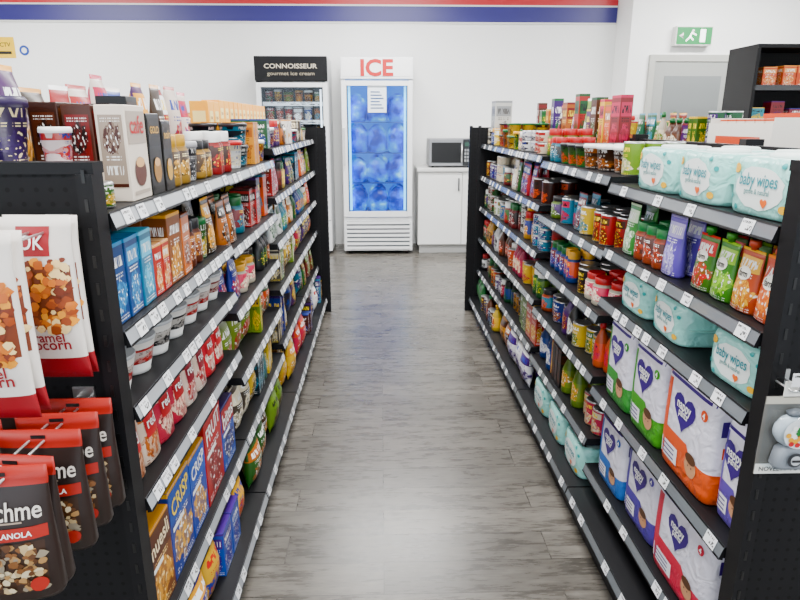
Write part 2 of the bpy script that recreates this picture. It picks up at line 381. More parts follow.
# ------------------------------------------------------------------ gondolas
Y0=1.15; BAY=.9; YE=Y0+4*BAY
SH={'L':[[1.29,1.06,.90,.69,.34],[1.285,1.04,.82,.58,.34],[1.335,1.11,.89,.66,.38],[1.335,1.11,.89,.66,.38]],
    'R':[[1.26,1.045,.872,.54,.225],[1.28,1.03,.80,.57,.32],[1.30,1.07,.84,.60,.35],[1.30,1.07,.84,.60,.35]]}
BASEZ=.12
def gondola(side):
    s=S[side]; xf=XF[side]; mb=MB()
    D=.90; xb=xf-s*D; xc=xf-s*D/2
    scol=H('93979c') if side=='L' else H('5e6368')
    mb.box(xc-.015,xc+.015,Y0,YE,0,1.38,K,PEG)
    for j in range(5):
        y=Y0+j*BAY; mb.box(xc-.03,xc+.03,y-.02,y+.02,0,1.40,K,BLACK)
    for fr,ss,x0 in ((True,s,xf),(False,-s,xb)):
        for j in range(4):
            ya=Y0+j*BAY+.004; yb=ya+BAY-.008
            zs=SH[side][j] if fr else [1.30,1.05,.8,.55,.32]
            for z in zs+[BASEZ]:
                ex = x0+ss*(.058 if z==BASEZ else 0)
                mb.box(xc+ss*.016,ex,ya,yb,z-.028,z,K,BLACK)
                if z==BASEZ: mb.box(ex-ss*.02,ex-ss*.035,ya,yb,0,z-.028,K,BLACK)
                else:
                    for yy in (ya,yb-.003):
                        i=[mb.av(p) for p in ((xc+ss*.02,yy,z-.028),(x0-ss*.05,yy,z-.028),(xc+ss*.02,yy,z-.10))]
                        i2=[mb.av(p) for p in ((xc+ss*.02,yy+.003,z-.028),(x0-ss*.05,yy+.003,z-.028),(xc+ss*.02,yy+.003,z-.10))]
                        for q in ((i[0],i[1],i[2]),(i2[2],i2[1],i2[0]),(i[0],i2[0],i2[1],i[1]),(i[1],i2[1],i2[2],i[2])): mb.face(q,K,None,BLACK)
                a=[(ex+ss*.001,z+.003),(ex+ss*.012,z-.031),(ex+ss*.001,z-.033)]
                P=[mb.av((p[0],ya,p[1])) for p in a]; Q=[mb.av((p[0],yb,p[1])) for p in a]
                mb.face((P[0],P[1],Q[1],Q[0]),scol,None,STRIP)
                mb.face((P[1],P[2],Q[2],Q[1]),K,None,BLACK); mb.face((P[0],P[2],P[1]),K,None,BLACK); mb.face((Q[0],Q[1],Q[2]),K,None,BLACK)
                for t0,t1 in ((0,.12),(.86,1.0)):
                    pa=[(a[0][0]+(a[1][0]-a[0][0])*t+ss*.0008, a[0][1]+(a[1][1]-a[0][1])*t+.0004) for t in (t0,t1)]
                    q=[mb.av((pa[0][0],ya,pa[0][1])),mb.av((pa[1][0],ya,pa[1][1])),mb.av((pa[1][0],yb,pa[1][1])),mb.av((pa[0][0],yb,pa[0][1]))]
                    mb.face(q,K,None,BLACK)
                if not fr: continue
                y=ya+R.uniform(.01,.08)
                while y<yb-.06:
                    pa=[(a[0][0]+(a[1][0]-a[0][0])*t+ss*.0016, a[0][1]+(a[1][1]-a[0][1])*t+.0006) for t in (.10,.90)]
                    w=.044
                    yl,yr=(y,y+w)
                    if side=='R': yl,yr=yr,yl
                    q=[mb.av((pa[1][0],yl,pa[1][1])),mb.av((pa[1][0],yr,pa[1][1])),mb.av((pa[0][0],yr,pa[0][1])),mb.av((pa[0][0],yl,pa[0][1]))]
                    su,sv=R.randint(0,50),R.randint(0,50)
                    mb.face(q,W,[(su+.02,sv+.02),(su+.98,sv+.02),(su+.98,sv+.98),(su+.02,sv+.98)],TAG)
                    y+=w+(R.choice([.01,.03,.06,.1,.16]) if side=='L' else R.choice([.02,.06,.1,.14,.2]))
    mb.box(min(xf,xb),max(xf,xb),Y0-.035,Y0-.008,0,1.365,K,PEG)
    mb.box(min(xf,xb)-.004,max(xf,xb)+.004,Y0-.045,Y0-.002,1.365,1.385,K,BLACK)
    for x in (xf-s*.012,xb+s*.012): mb.box(x-.014,x+.014,Y0-.05,Y0-.004,0,1.365,K,BLACK)
    for k in range(26):
        z=.1+k*.05; mb.box(xf-s*.012-.003,xf-s*.012+.003,Y0-.0512,Y0-.050,z,z+.022,(.001,.001,.001),PLAIN)
    mb.box(xf+s*.085,xb-s*.085,YE+.004,YE+.02,0,1.42,K,PEG)
    for x in (xf+s*.085,xf+s*.02): mb.box(x-.01,x+.01,YE+.0,YE+.03,0,1.43,K,BLACK)
    for k in range(34):
        z=.06+k*.04; mb.box(xf+s*.085,xf+s*.097,YE+.002,YE+.02,z,z+.02,K,BLACK)
    return mb.obj('gondola_shelving')
gondola('L'); gondola('R')

# ------------------------------------------------------------------ stock LEFT
def gaps(side,b):
    z=SH[side][b]+[BASEZ]; out=[]
    for i,a in enumerate(z):
        out.append((a,(.26 if i==0 else z[i-1]-.035-a)))
    return out
g=gaps('L',0)
z=g[0][0]
sp=lambda w,h,d,a,b_,c,l=W:(w,h,d,(H(a),H(b_),H(c)),l)
for k in range(3):
    item('L','can',1.225,z,sp(.11,.040,.11,'f0cc10','f7e98a','1f3f8c'),.07+.115*k,stack=2)
item('L','tub',1.235,z+.082,sp(.135,.125,.135,'3a1e5c','4a2a70','f2e6c0',H('2c1846')),.145)
item('L','tub',1.235,z+.082,sp(.10,.10,.10,'d8d0d0','b8141e','1d4fa8',W),.30)
y=run('L','can',1.20,z,1,sp(.065,.05,.065,'2d6a3a','d8b21a','f5f5f5'),1)
item('L','tub',1.255,z+.082,sp(.06,.07,.06,'d8d0d0','b8141e','1d4fa8',W),.075)
def coffee_box(y,w,h,d,ins,base,cup,pan,txt,tc):
    mb=G('grocery_cartons','L'); T=place('L',y,z,d,ins,jit=2); carton(mb,T,w,h,d,(H(base),H(base),H(base))); sf=flat(-d/2)
    d_rect(mb,T,sf,-w*.46,w*.46,h*.60,h*.94,H(pan),1,1,.0008); d_text(mb,T,sf,txt,0,h*.80,w*.7,tc,.002,1.0)
    d_poly(mb,T,sf,circ(w*.30,16,h*.16),0,h*.30,H(cup),.0014); d_poly(mb,T,sf,circ(w*.22,14,h*.055),0,h*.40,H('d8b080'),.002)
    d_rect(mb,T,sf,-w*.4,w*.4,h*.06,h*.10,H(pan),1,1,.0012)
    for e in (-1,1):
        q=[mb.av((e*(w/2+.0008),-d*.4,h*.15),T),mb.av((e*(w/2+.0008),d*.4,h*.15),T),mb.av((e*(w/2+.0008),d*.4,h*.9),T),mb.av((e*(w/2+.0008),-d*.4,h*.9),T)]
        mb.face(q if e>0 else q[::-1],(H(pan),H(cup),W),[(3.02,5.02),(3.98,5.02),(3.98,5.98),(3.02,5.98)],PRINT)
coffee_box(1.385,.115,.195,.06,0,'e6ddd2','5a2a14','b0a498','cafe',H('b8141e'))
coffee_box(1.385,.115,.195,.06,.065,'5a3018','2a140a','8a1a1a','cafe',W)
coffee_box(1.385,.115,.20,.06,.13,'4a2818','2a140a','6a3a1d','mocha',W)
coffee_box(1.49,.085,.18,.07,0,'16130f','a07840','16130f','GOLD',H('d8b060'))
coffee_box(1.49,.085,.20,.07,.075,'3a2014','8a5a30','b8141e','latte',W)
coffee_box(1.575,.065,.165,.07,0,'201a16','c8a050','2a2018','noir',H('d8b060'))
coffee_box(1.575,.075,.22,.07,.075,'14100e','6a3a1d','3a2a20','dark',W)
y=1.62
y=run('L','jar',y,z,2,sp(.075,.13,.075,'3a2418','c8a050','f2e6c0',H('b8923a')),3)
y=run('L','tub',y,z,1,sp(.09,.11,.09,'8f8f92','4a4a50','f5f5f5',H('a8a8ac')),3)
y=run('L','jar',y,z,2,sp(.06,.11,.06,'3a2418','c8a050','f2e6c0',H('222226')),3)
k=0; yy=1.34
while yy<2.75:
    c=[('d0d0d8','6a2f8c','1d4fa8'),('4a2474','e8b21a','f5f5f5'),('1e1e24','d8a21a','f5f5f5'),('a8141e','f5f5f5','f7e27a'),('e0dcd4','b8141e','1d4fa8'),('e0dcd4','c8406a','1d4fa8'),('1d4fa8','e8e4e0','f5f5f5')][k%7]
    w=R.uniform(.08,.13); item('L','bag' if k%3 else 'pouch',yy,z,sp(w,R.uniform(.23,.30),.07,*c),.27+R.uniform(-.01,.02)); yy+=w+.008; k+=1
# shelf 2
z,gg=g[1]; y=1.17
y=run('L','box',y,z,2,sp(.075,.165,.05,'16508c','3aa0d0','f5f5f5'),2)
y=run('L','box',y,z,1,sp(.075,.165,.05,'1f7fa0','8ad0e8','f5f5f5'),2)
y=run('L','box',y,z,2,sp(.05,.12,.05,'b41e28','e8c090','f5f5f5'),3)
y=run('L','box',y,z,1,sp(.095,.175,.06,'8a5228','e0b060','f5f5f5'),2)
y=run('L','box',y,z,1,sp(.075,.16,.06,'c87820','6a3420','f5f5f5'),2)
y=run('L','jar',y,z,2,sp(.06,.13,.06,'b8801c','7a3b1d','f5f5f5',H('222226')),3)
y=run('L','tub',y,z,1,sp(.06,.12,.06,'2d6a3a','e0c21c','f5f5f5',H('1f6a3a')),3)
y=run('L','pouch',y,z,1,sp(.09,.17,.05,'222226','e8b21a','f5f5f5'),2)
# shelf 3 noodle bowls
z,gg=g[2]; y=1.175; nb=MB()
i=0
while y<1.98:
    for r in range(3):
        T=place('L',y+.058,z,.115,r*.12)
        r_=.056; h=.085
        red=[H('b0121c'),H('2a2a2e'),H('b0121c'),H('8a1a20')][(i//2)%4]
        nb.loft([(0,r_*.7,r_*.7,2),(h*.1,r_*.72,r_*.72,2),(h*.3,r_*.8,r_*.8,2),(h*.72,r_*.94,r_*.94,2),(h*.9,r_,r_,2),(h*.93,r_*1.03,r_*1.03,2),(h,r_*1.02,r_*1.02,2)],20,
            [(PLAIN,W),(PLAIN,W),(PRINT,(H('c8c4bf'),red,K)),(PLAIN,H('d8d6d2')),(PLAIN,H('a9acb0')),(PLAIN,H('a9acb0'))],T,cap=(PLAIN,H('bfc2c6')))
    y+=.122; i+=1
nb.obj('noodle_bowls')
# shelf 4 soup pouches
z,gg=g[3]; y=1.17; pm=MB()
i=0
while y<1.99:
    w,h,d=.098,.165,.05
    bc=[(H('ddd0c4'),H('b87848'),H('7a3b1d')),(H('b84860'),H('e8d0c0'),H('7a1b1d')),(H('ddd0c4'),H('a82838'),W),(H('c84a58'),H('e8dcd0'),H('7a3b1d'))][(i//2)%4]
    for r in range(2):
        T=place('L',y+w/2,z,d,.01+r*.055); pr=p_pouch(w,h,d)
        col=[H('b8202c'),H('a81824'),H('8a1a30')][(i//2)%3]
        pm.loft(pr,16,[(PRINT,bc)]*6,T)
        if r==0:
            sf=surf(pr); d_rect(pm,T,sf,-.03,.03,h*.40,h*.74,col); d_text(pm,T,sf,'red',0,h*.60,.045,W); d_rect(pm,T,sf,-.045,.045,h*.92,h*.985,col)
    y+=w+.005; i+=1
pm.obj('soup_pouches')
# shelf 5 snack boxes (big)
z,gg=g[4]; y=1.165; sb=MB()
def bigbox(mb,side,y,z,w,h,d,cols,txt,tcol,inset=.0,panel=None):
    T=place(side,y+w/2,z,d,inset,jit=1.5); carton(mb,T,w,h,d,cols); sf=flat(-d/2)
    if panel: d_rect(mb,T,sf,-w*.5+.002,w*.5-.002,h*.62,h*.97,panel,1,1,.0008)
    if txt: d_text(mb,T,sf,txt,0,h*.80,w*.82,tcol,.002,hs=1.2,ang=.12)
    d_rect(mb,T,sf,-w*.42,w*.1,h*.53,h*.58,W,1,1,.0012)
    return y+w+.006
for (w,h,c,t,tc,pn) in ((.15,.23,('7a4a2a','d8a860','f5e0b0'),'muesli',H('f0e0c0'),H('5a3018')),(.16,.25,('1c4fa0','e0b020','f5f5f5'),'CRISP',H('f0d21c'),H('1c4fa0')),
                        (.14,.24,('1a56b0','d8a818','f5f5f5'),'CRISP',W,H('1a56b0')),(.19,.28,('b4121c','8a0a12','f5f5f5'),'FRUIT',W,H('b4121c')),(.15,.22,('2a66b8','3a1a60','f5f5f5'),'bites',W,H('a0101a'))):
    bigbox(sb,'L',y,z,w,h,.06,tuple(H(q) for q in c),t,tc,.07,pn)
    y=bigbox(sb,'L',y,z,w,h,.06,tuple(H(q) for q in c),t,tc,0,pn)
sb.obj('snack_cartons')
z,gg=g[5]; y=1.16
y=run('L','bag',y,z,2,sp(.15,.17,.07,'1a3fa0','e8b21a','f5f5f5'),2,inset=-.04)
y=run('L','bag',y,z,1,sp(.13,.17,.07,'e0b81a','1a3fa0','c8141e'),2,inset=-.04)
y=run('L','box',y,z,2,sp(.10,.15,.06,'1f5fb0','5a2f8c','f5f5f5'),2,inset=-.04)
y=run('L','bag',y,z,1,sp(.13,.17,.07,'e0b81a','b8141e','1a3fa0'),2,inset=-.04)
MIXL=[['box','jar','pouch','tub'],['box','jar','pouch'],['pouch','bottle','jar'],['pouch','bag','box'],['bag','box','pouch'],['bag','bag','box']]
for b in (1,2,3):
    for i,(z,gg) in enumerate(gaps('L',b)):
        fill('L',Y0+b*BAY,Y0+(b+1)*BAY,z,gg if i else (.19 if b<2 else .15),MIXL[i],2 if i else 2,fwd=.05 if i==5 else 0)
yb=MB()
for k in range(14):
    yy=2.86+k*.098
    if 2.86+.0<yy<2.99: zt=1.337 if yy>2.95+.045 else 1.286
    else: zt=1.286 if yy<2.95 else 1.336
    T=place('L',yy,zt,.08,.22,jit=1)
    w,h,d=.090,(.255 if zt<1.3 else .215),.08
    cols=(H('ffc400'),H('ffb400'),H('a05010')); mb=yb
    yb.box(-w/2,w/2,-d/2,d/2,0,h,H('f8b400'),PLAIN,T,bev=.0015)
    d_rect(yb,T,flat(-d/2),-w*.4,w*.4,h*.08,h*.30,H('8a4a18'),1,1,.001)
    d_rect(yb,T,flat(-d/2),-w*.3,w*.3,h*.62,h*.84,H('f8e6a0'),1,1,.001); d_text(yb,T,flat(-d/2),'tea',0,h*.73,w*.35,H('8a1a10'),.002)
    for e in (-1,1):
        for z0,z1,c in ((.66,.84,H('f8e6a0')),(.3,.5,H('8a4a18'))):
            q=[yb.av((e*(w/2+.0008),-d*.35,h*z0),T),yb.av((e*(w/2+.0008),d*.35,h*z0),T),yb.av((e*(w/2+.0008),d*.35,h*z1),T),yb.av((e*(w/2+.0008),-d*.35,h*z1),T)]
            yb.face(q if e>0 else q[::-1],c)
yb.obj('yellow_tea_cartons')
for b in range(4):
    fill('L',Y0+b*BAY,Y0+(b+1)*BAY,1.30,.34,['bag','bag','pouch','box'],1,back=True)
    fill('L',Y0+b*BAY,Y0+(b+1)*BAY,1.05,.21,['bag','box'],1,back=True)

# ------------------------------------------------------------------ stock RIGHT
PUR=H('3e1c7c')
def p_soft(w,h,d,e=5,tp=.93):
    a,b_=w/2,d/2
    return [(0,a*.93,b_*.90,e),(h*.025,a*.98,b_*.97,e),(h*.10,a,b_,e),(h*.30,a*1.005,b_*1.02,e),(h*.5,a*1.01,b_*1.03,e),(h*.90,a,b_,e),(h*.975,a*.98,b_*.93,e),(h,a*tp,b_*(tp-.13),e)]
def wipes(mb,T,w=.225,h=.115,d=.15):
    p=p_soft(w,h,d,4.6,.88)
    mb.loft(p,40,(FILM,H('98d2ca')),T,cap=(FILM,H('bcdcd8'))); sf=surf(p)
    d_poly(mb,T,sf,[(a*R.uniform(.94,1.06),b_*R.uniform(.94,1.06)) for a,b_ in circ(w*.34,22,h*.37)],0,h*.50,H('e8efec'),.0012)
    d_text(mb,T,sf,'baby wipes',0,h*.60,w*.54,H('1f8f9a'),.003,1.3)
    d_text(mb,T,sf,'gentle & natural',0,h*.42,w*.36,H('4a8a8a'),.003,1.2)
    d_poly(mb,T,sf,heart(h*.10),w*.12,h*.26,H('e8742a'),.003)
    d_poly(mb,T,sf,circ(w*.07,12,h*.09),-w*.36,h*.80,H('eab83a'),.0022); d_poly(mb,T,sf,circ(w*.05,12,h*.07),w*.36,h*.2,H('eab83a'),.0025)
    for dx,dz in ((-.40,.3),(-.30,.12),(.40,.72),(.30,.9)): d_poly(mb,T,sf,circ(w*.03,10,h*.05),w*dx,h*dz,H('2fa0a0'),.002)
    for e in (-1,1):
        mb.box(e*w*.495,e*(w*.5+.016),-d*.30,d*.30,h*.45,h*.462,H('98d2ca'),FILM,T)
    mb.loft([(h-.004,w*.24,d*.25,4),(h+.006,w*.24,d*.25,4),(h+.009,w*.21,d*.22,4)],20,(PLAIN,H('e0ece8')),T)
def nappy(mb,T,w,h,d,acc):
    p=p_soft(w,h,d,7)
    wh=H('dcdae6')
    mb.loft(p,44,[(FILM,acc),(FILM,acc),(FILM,acc),(FILM,wh),(FILM,wh),(FILM,wh),(FILM,wh)],T,cap=(FILM,wh)); sf=surf(p)
    d_rect(mb,T,sf,-w*.465,-w*.33,h*.09,h*.93,acc,4,8,.0009)
    d_rect(mb,T,sf,-w*.33,w*.20,h*.29,h*.40,acc,4,3,.0010,sh=-w*.1)
    d_rect(mb,T,sf,-w*.465,w*.465,h*.90,h*.93,PUR,12,2,.0011)
    d_poly(mb,T,sf,heart(h*.21),-w*.02,h*.66,PUR,.002)
    d_text(mb,T,sf,'nappy',-w*.02,h*.685,h*.25,W,.0035,1.2)
    d_text(mb,T,sf,'pants',-w*.02,h*.625,h*.16,W,.0035,1.2)
    d_poly(mb,T,sf,circ(h*.05,12),w*.34,h*.78,acc,.002); d_text(mb,T,sf,'4',w*.34,h*.78,h*.04,W,.0035,1)
    d_poly(mb,T,sf,circ(h*.10,16),w*.22,h*.24,H('c89a7a'),.002)
    d_poly(mb,T,sf,circ(h*.09,14,h*.05),w*.22,h*.315,H('5a3a22'),.003)
    for dx in (-.03,.03): d_poly(mb,T,sf,circ(h*.010,6),w*.22+h*dx,h*.24,K,.003)
    d_rect(mb,T,sf,-w*.42,-w*.06,h*.10,h*.26,H('ecebf0'),4,4)
    for k in range(3): d_rect(mb,T,sf,-w*.39,-w*.12,h*(.125+.045*k),h*(.14+.045*k),PUR,3,1,.002)
    for e in (-1,1):
        x=e*(w*.505+.0012)
        for (y0,y1,z0,z1,c) in ((-d*.36,d*.36,h*.66,h*.80,PUR),(-d*.30,d*.30,h*.46,h*.56,acc)):
            q=[mb.av((x,y0,z0),T),mb.av((x,y1,z0),T),mb.av((x,y1,z1),T),mb.av((x,y0,z1),T)]
            mb.face(q if e>0 else q[::-1],c,None,PLAIN)
    mb.box(-w*.40,w*.40,-.003,.003,h-.004,h+.014,wh,PLAIN,T)
g=gaps('R',0)
def W_(side,y,z,ins=0,stack=1,w=.225,h=.115,d=.15):
    mb=MB()
    for k in range(stack): wipes(mb,place(side,y,z+k*(h+.01),d,ins,jit=4),w,h,d)
    mb.obj('baby_wipes_pack')
z=g[0][0]
for y in (1.275,1.54,1.80): W_('R',y,z,0,1,.23,.12,.15); W_('R',y+.02,z,.19)
z=g[1][0]
fp=MB(); y=1.17
for k,(a,b_) in enumerate((('c8521a','f0a060'),('b8441e','e8c060'),('3f8a24','a8d060'),('35882f','d04a4a'))):
    for r in range(2):
        w,h,d=.088,.155,.05; T=place('R',y+w/2,z,d,.01+r*.07); pr=p_pouch(w,h*.9,d)
        fp.loft(pr,16,(PRINT,(H(a),H(b_),W)),T); sf=surf(pr)
        d_poly(fp,T,sf,circ(.024,14,.015),0,h*.56,H('f4f2e8'),.0015); d_text(fp,T,sf,'farm',0,h*.56,.032,K,.003,1.2)
        fp.loft([(h*.89,.008,.008,2),(h*.94,.008,.008,2),(h*.94,.015,.012,2),(h*1.03,.014,.011,2)],12,(PLAIN,H(a)),T)
    y+=.093
fp.obj('baby_food_pouches')
y=1.60
y=run('R','pouch',y,z,1,sp(.09,.165,.05,'7a6ab8','c8c0e8','f5f5f5'),2)
y=run('R','jar',y,z,3,sp(.062,.115,.062,'5a2b15','b8501c','f5f5f5',H('2d7f48')),3)
y=run('R','pouch',y,z,1,sp(.09,.16,.05,'3f8a44','d8e8d0','f5f5f5'),2)
z=g[2][0]
for y in (1.29,1.63,1.87): W_('R',y,z,.01,1,.21,.11,.14)
W_('R',1.42,z,.20,1,.21,.105,.14)
z=g[3][0]
def NP(y,z,w,h,d,acc,ins=0):
    mb=MB(); nappy(mb,place('R',y,z,d,ins,jit=1.5),w,h,d,H(acc)); mb.obj('nappy_pack')
NP(1.225,z,.125,.26,.14,'6a58a8',0.02)
NP(1.43,z,.26,.29,.15,'d85a28')
NP(1.68,z,.205,.285,.15,'4a9a30')
NP(1.90,z,.20,.285,.15,'3f9040')
z=g[4][0]
NP(1.38,z,.30,.27,.15,'c83450')
NP(1.66,z,.22,.265,.15,'5a4aa0',0.01)
NP(1.89,z,.20,.26,.15,'3a70b8')
MIXR=[['can','can','tub','jar'],['can','jar','jar','pouch'],['can','can','jar'],['can','can','jar','bottle'],['can','bottle','jar','box'],['bottle','can','bottle','bag']]
for b in (1,2,3):
    for i,(z,gg) in enumerate(gaps('R',b)):
        if b==1 and i==5:
            for yy in (2.2,2.46,2.72): W_('R',yy,z,-.03,1,.22,.13,.15)
            continue
        fill('R',Y0+b*BAY,Y0+(b+1)*BAY,z,gg if i else .17,MIXR[i],2 if i else 3,fwd=.05 if i==5 else 0)
for b in range(4):
    fill('R',(2.62 if b==1 else Y0+b*BAY),Y0+(b+1)*BAY,1.30,.27 if b else .16,['box','can','pouch','box','bottle'],2,back=True)
    fill('R',Y0+b*BAY,Y0+(b+1)*BAY,1.05,.2,['bag','box'],1,back=True)
yy=3.0
while yy<4.6:
    w=R.choice([.06,.08,.11]); item('R',R.choice(['box','box','pouch']),yy+w/2,1.30,(w,R.uniform(.22,.31),.06,rc(),W),.34); yy+=w+R.choice([.005,.02,.06])
item('R','box',4.62,1.30,sp(.13,.30,.12,'c8c8c4','9a9c9e','6a6a6a'),.03)
for (n,s_),mb in GR.items(): mb.obj(n)

def tray(name,T,w,d,h,c,c2):
    mb=MB(); t=.005
    mb.box(-w/2,w/2,-d/2,d/2,0,t,c,PLAIN,T)
    mb.box(-w/2,w/2,-d/2,-d/2+t,t,h*.8,c,PLAIN,T); mb.box(-w/2,w/2,d/2-t,d/2,t,h,c2,PLAIN,T)
    for x in (-w/2,w/2-t): mb.box(x,x+t,-d/2+t,d/2-t,t,h*.9,c,PLAIN,T)
    d_rect(mb,T,flat(-d/2),-w*.35,w*.35,h*.2,h*.55,c2,1,1)
    n=int((w-.03)/.06)
    for k in range(n): carton(mb,(T[0]+T[3]*(-w/2+.045+k*.06),T[1]+T[4]*(-w/2+.045+k*.06),T[2]+.006,T[3],T[4]),.052,h*.85,d*.7,(H('e8e4dc'),H('c8601c'),K))
    mb.obj(name)
tray('cardboard_display_tray',TF(1.42,2.32,1.301,-90),.42,.22,.185,H('e4e0d8'),H('c84a18'))
# ------------------------------------------------------------------ hanging end-cap stock
def hooks(pts,name,y1=.76):
    mb=MB(); c=(.6,.6,.6)
    for x,z in pts:
        for dx in (-.012,.012): mb.tube((x+dx,Y0-.036,z),(x+dx,y1,z),.0022,c)
        mb.tube((x,y1,z),(x,y1-.004,z+.02),.0022,c); mb.tube((x-.012,y1,z),(x+.012,y1,z),.0022,c)
        mb.box(x-.02,x+.02,Y0-.040,Y0-.036,z-.015,z+.02,c,METAL)
        mb.box(x-.02,x+.02,y1-.006,y1-.0045,z+.012,z+.038,W,TAG)
    mb.obj(name)
hooks([(-.572,1.275),(-.572,.945),(-.72,1.275),(-.72,.945)],'chrome_display_hooks',.80)
def popcorn(x,y,ztop):
    mb=MB(); w,h,d=.13,.285,.05; T=TF(x,y,ztop-h,R.uniform(-5,5)); p=p_bag(w,h,d)
    wh=H('e2dcd6'); red=H('981828')
    mb.loft(p,24,[(PLAIN,red),(PLAIN,red),(PLAIN,wh),(PLAIN,wh),(PLAIN,wh),(PLAIN,wh),(PLAIN,wh)],T); sf=surf(p)
    d_rect(mb,T,sf,-.026,.030,h*.78,h*.95,red,off=.002); d_text(mb,T,sf,'OK',0.002,h*.86,.04,W,.004,1.2)
    d_rect(mb,T,sf,-.056,.056,h*.36,h*.72,H('7a3a18'),10,10,.0010)
    for k in range(170):
        px,pz=R.uniform(-.052,.052),h*R.uniform(.33,.76)
        rr_=R.uniform(.004,.009); n=R.choice([6,7,8])
        d_poly(mb,T,sf,[(a*R.uniform(.75,1.25),b_*R.uniform(.75,1.25)) for a,b_ in circ(rr_,n)],px,pz,R.choice([H('c8762a'),H('e0a050'),H('ecd09a'),H('9a4a1c'),H('b86424'),H('7a3412')]),.0016+.00002*k)
    d_text(mb,T,sf,'caramel',0.0,h*.285,.07,red,.003,1.1); d_text(mb,T,sf,'popcorn',0.0,h*.215,.085,red,.003,1.1)
    mb.obj('popcorn_bag')
for x in (-.572,-.72):
    for k,y in enumerate((1.07,1.045,.91,.885)): popcorn(x-(.016 if k>1 else 0.008),y,1.30)
def nutpouch(x,y,ztop):
    mb=MB(); w,h,d=.14,.22,.06; T=TF(x,y,ztop-h,R.uniform(-6,6)); p=p_pouch(w,h,d)
    br=H('2a1c18'); red=H('a02c24')
    mb.loft(p,24,[(PLAIN,br),(PLAIN,br),(PLAIN,br),(PLAIN,br),(PLAIN,red),(PLAIN,red)],T); sf=surf(p)
    d_text(mb,T,sf,'crunchme',0,h*.70,.115,H('d8d2ca'),.003,1.35)
    d_rect(mb,T,sf,-.05,.03,h*.61,h*.622,H('a8988a')); 
    d_rect(mb,T,sf,-.056,.056,h*.10,h*.47,H('3a2414'),10,8,.0010)
    for k in range(150):
        d_poly(mb,T,sf,[(a*R.uniform(.6,1.5),b_*R.uniform(.7,1.2)) for a,b_ in circ(R.uniform(.003,.007),7)],R.uniform(-.052,.052),h*R.uniform(.12,.45),R.choice([H('b8a480'),H('a08058'),H('7a5434'),H('cabda0'),H('5a3a20'),H('8a8070')]),.0016+.00002*k)
    d_rect(mb,T,sf,-.05,.062,h*.49,h*.58,red,off=.002); d_text(mb,T,sf,'NUT GRANOLA',0,h*.535,.085,W,.0035)
    d_poly(mb,T,sf,circ(.012,12),.045,h*.16,red,.006)
    d_rect(mb,T,sf,-.012,.012,h*.93,h*.96,K,1,1,.001)
    mb.obj('granola_pouch')
for y in (1.06,1.00,.94,.86,.825): nutpouch(-.568,y,.965)
for y in (1.05,.98,.9,.83): nutpouch(-.72,y,.965)

# novelty capsule-machine toy in a blister pack, hung on the right end board
XT=.782
hooks([(XT,.965)],'chrome_display_hook',1.05)
mb=MB(); T=TF(XT,1.062,.785,0)
mb.box(-.052,.052,-.001,.001,0,.165,H('6e6c68'),PLAIN,T)
sf=flat(-.001)
d_rect(mb,T,sf,-.052,.052,.0,.022,H('e4e2dc'),1,1,.001); d_text(mb,T,sf,'NOVELTY TOY',0,.011,.088,K,.002)
d_rect(mb,T,sf,-.052,.052,.150,.165,H('b8b4a8'),1,1,.001)
T2=(T[0],T[1]-.018,T[2],1,0)
mb.loft([(.026,.030,.014,4),(.032,.034,.016,4),(.066,.028,.014,4),(.072,.020,.012,3)],20,(PLAIN,H('8a8c90')),T2)
GZ=.104
mb.loft([(.070,.016,.012,2)]+[(GZ-.034*math.cos(math.pi*t),.038*math.sin(math.pi*t)+.002,.017*math.sin(math.pi*t)+.002,2) for t in (.12,.25,.4,.5,.6,.75,.9)],26,(PLAIN,H('b0b6ba')),T2)
mb.loft([(.135,.018,.011,3),(.141,.018,.011,3),(.146,.007,.006,2)],16,(PLAIN,H('5a5c60')),T2)
fy=flat(-.0185)
d_poly(mb,T2,fy,circ(.031,24),0,GZ,H('d4d8da'),.0005)
for i in range(22):
    a=i*2.4; r_=.0055*math.sqrt(i); d_poly(mb,T2,fy,circ(.0052,10),min(r_,.024)*math.cos(a),GZ-.003+min(r_,.024)*math.sin(a)*.9,[H('b8202c'),H('2a7a3a'),H('d8a21a'),H('2a56a8'),H('e8e8e4')][i%5],.001+.0001*i)
d_poly(mb,T2,fy,circ(.015,20),0,.049,H('3a3c40'),.001); d_poly(mb,T2,fy,circ(.010,18),0,.049,H('b8bcc0'),.003); d_rect(mb,T2,fy,-.009,.009,.0465,.0515,H('2a2a2e'),1,1,.005)
mb.loft([(.022,.044,.012,4),(.026,.046,.030,4),(.143,.046,.030,4),(.148,.042,.012,4)],20,(GLASS,W),(T[0],T[1]-.004,T[2],1,0))
mb.box(-.02,.02,-.002,.0,.163,.195,H('dcdbd6'),PLAIN,T)
mb.obj('blister_pack_toy')

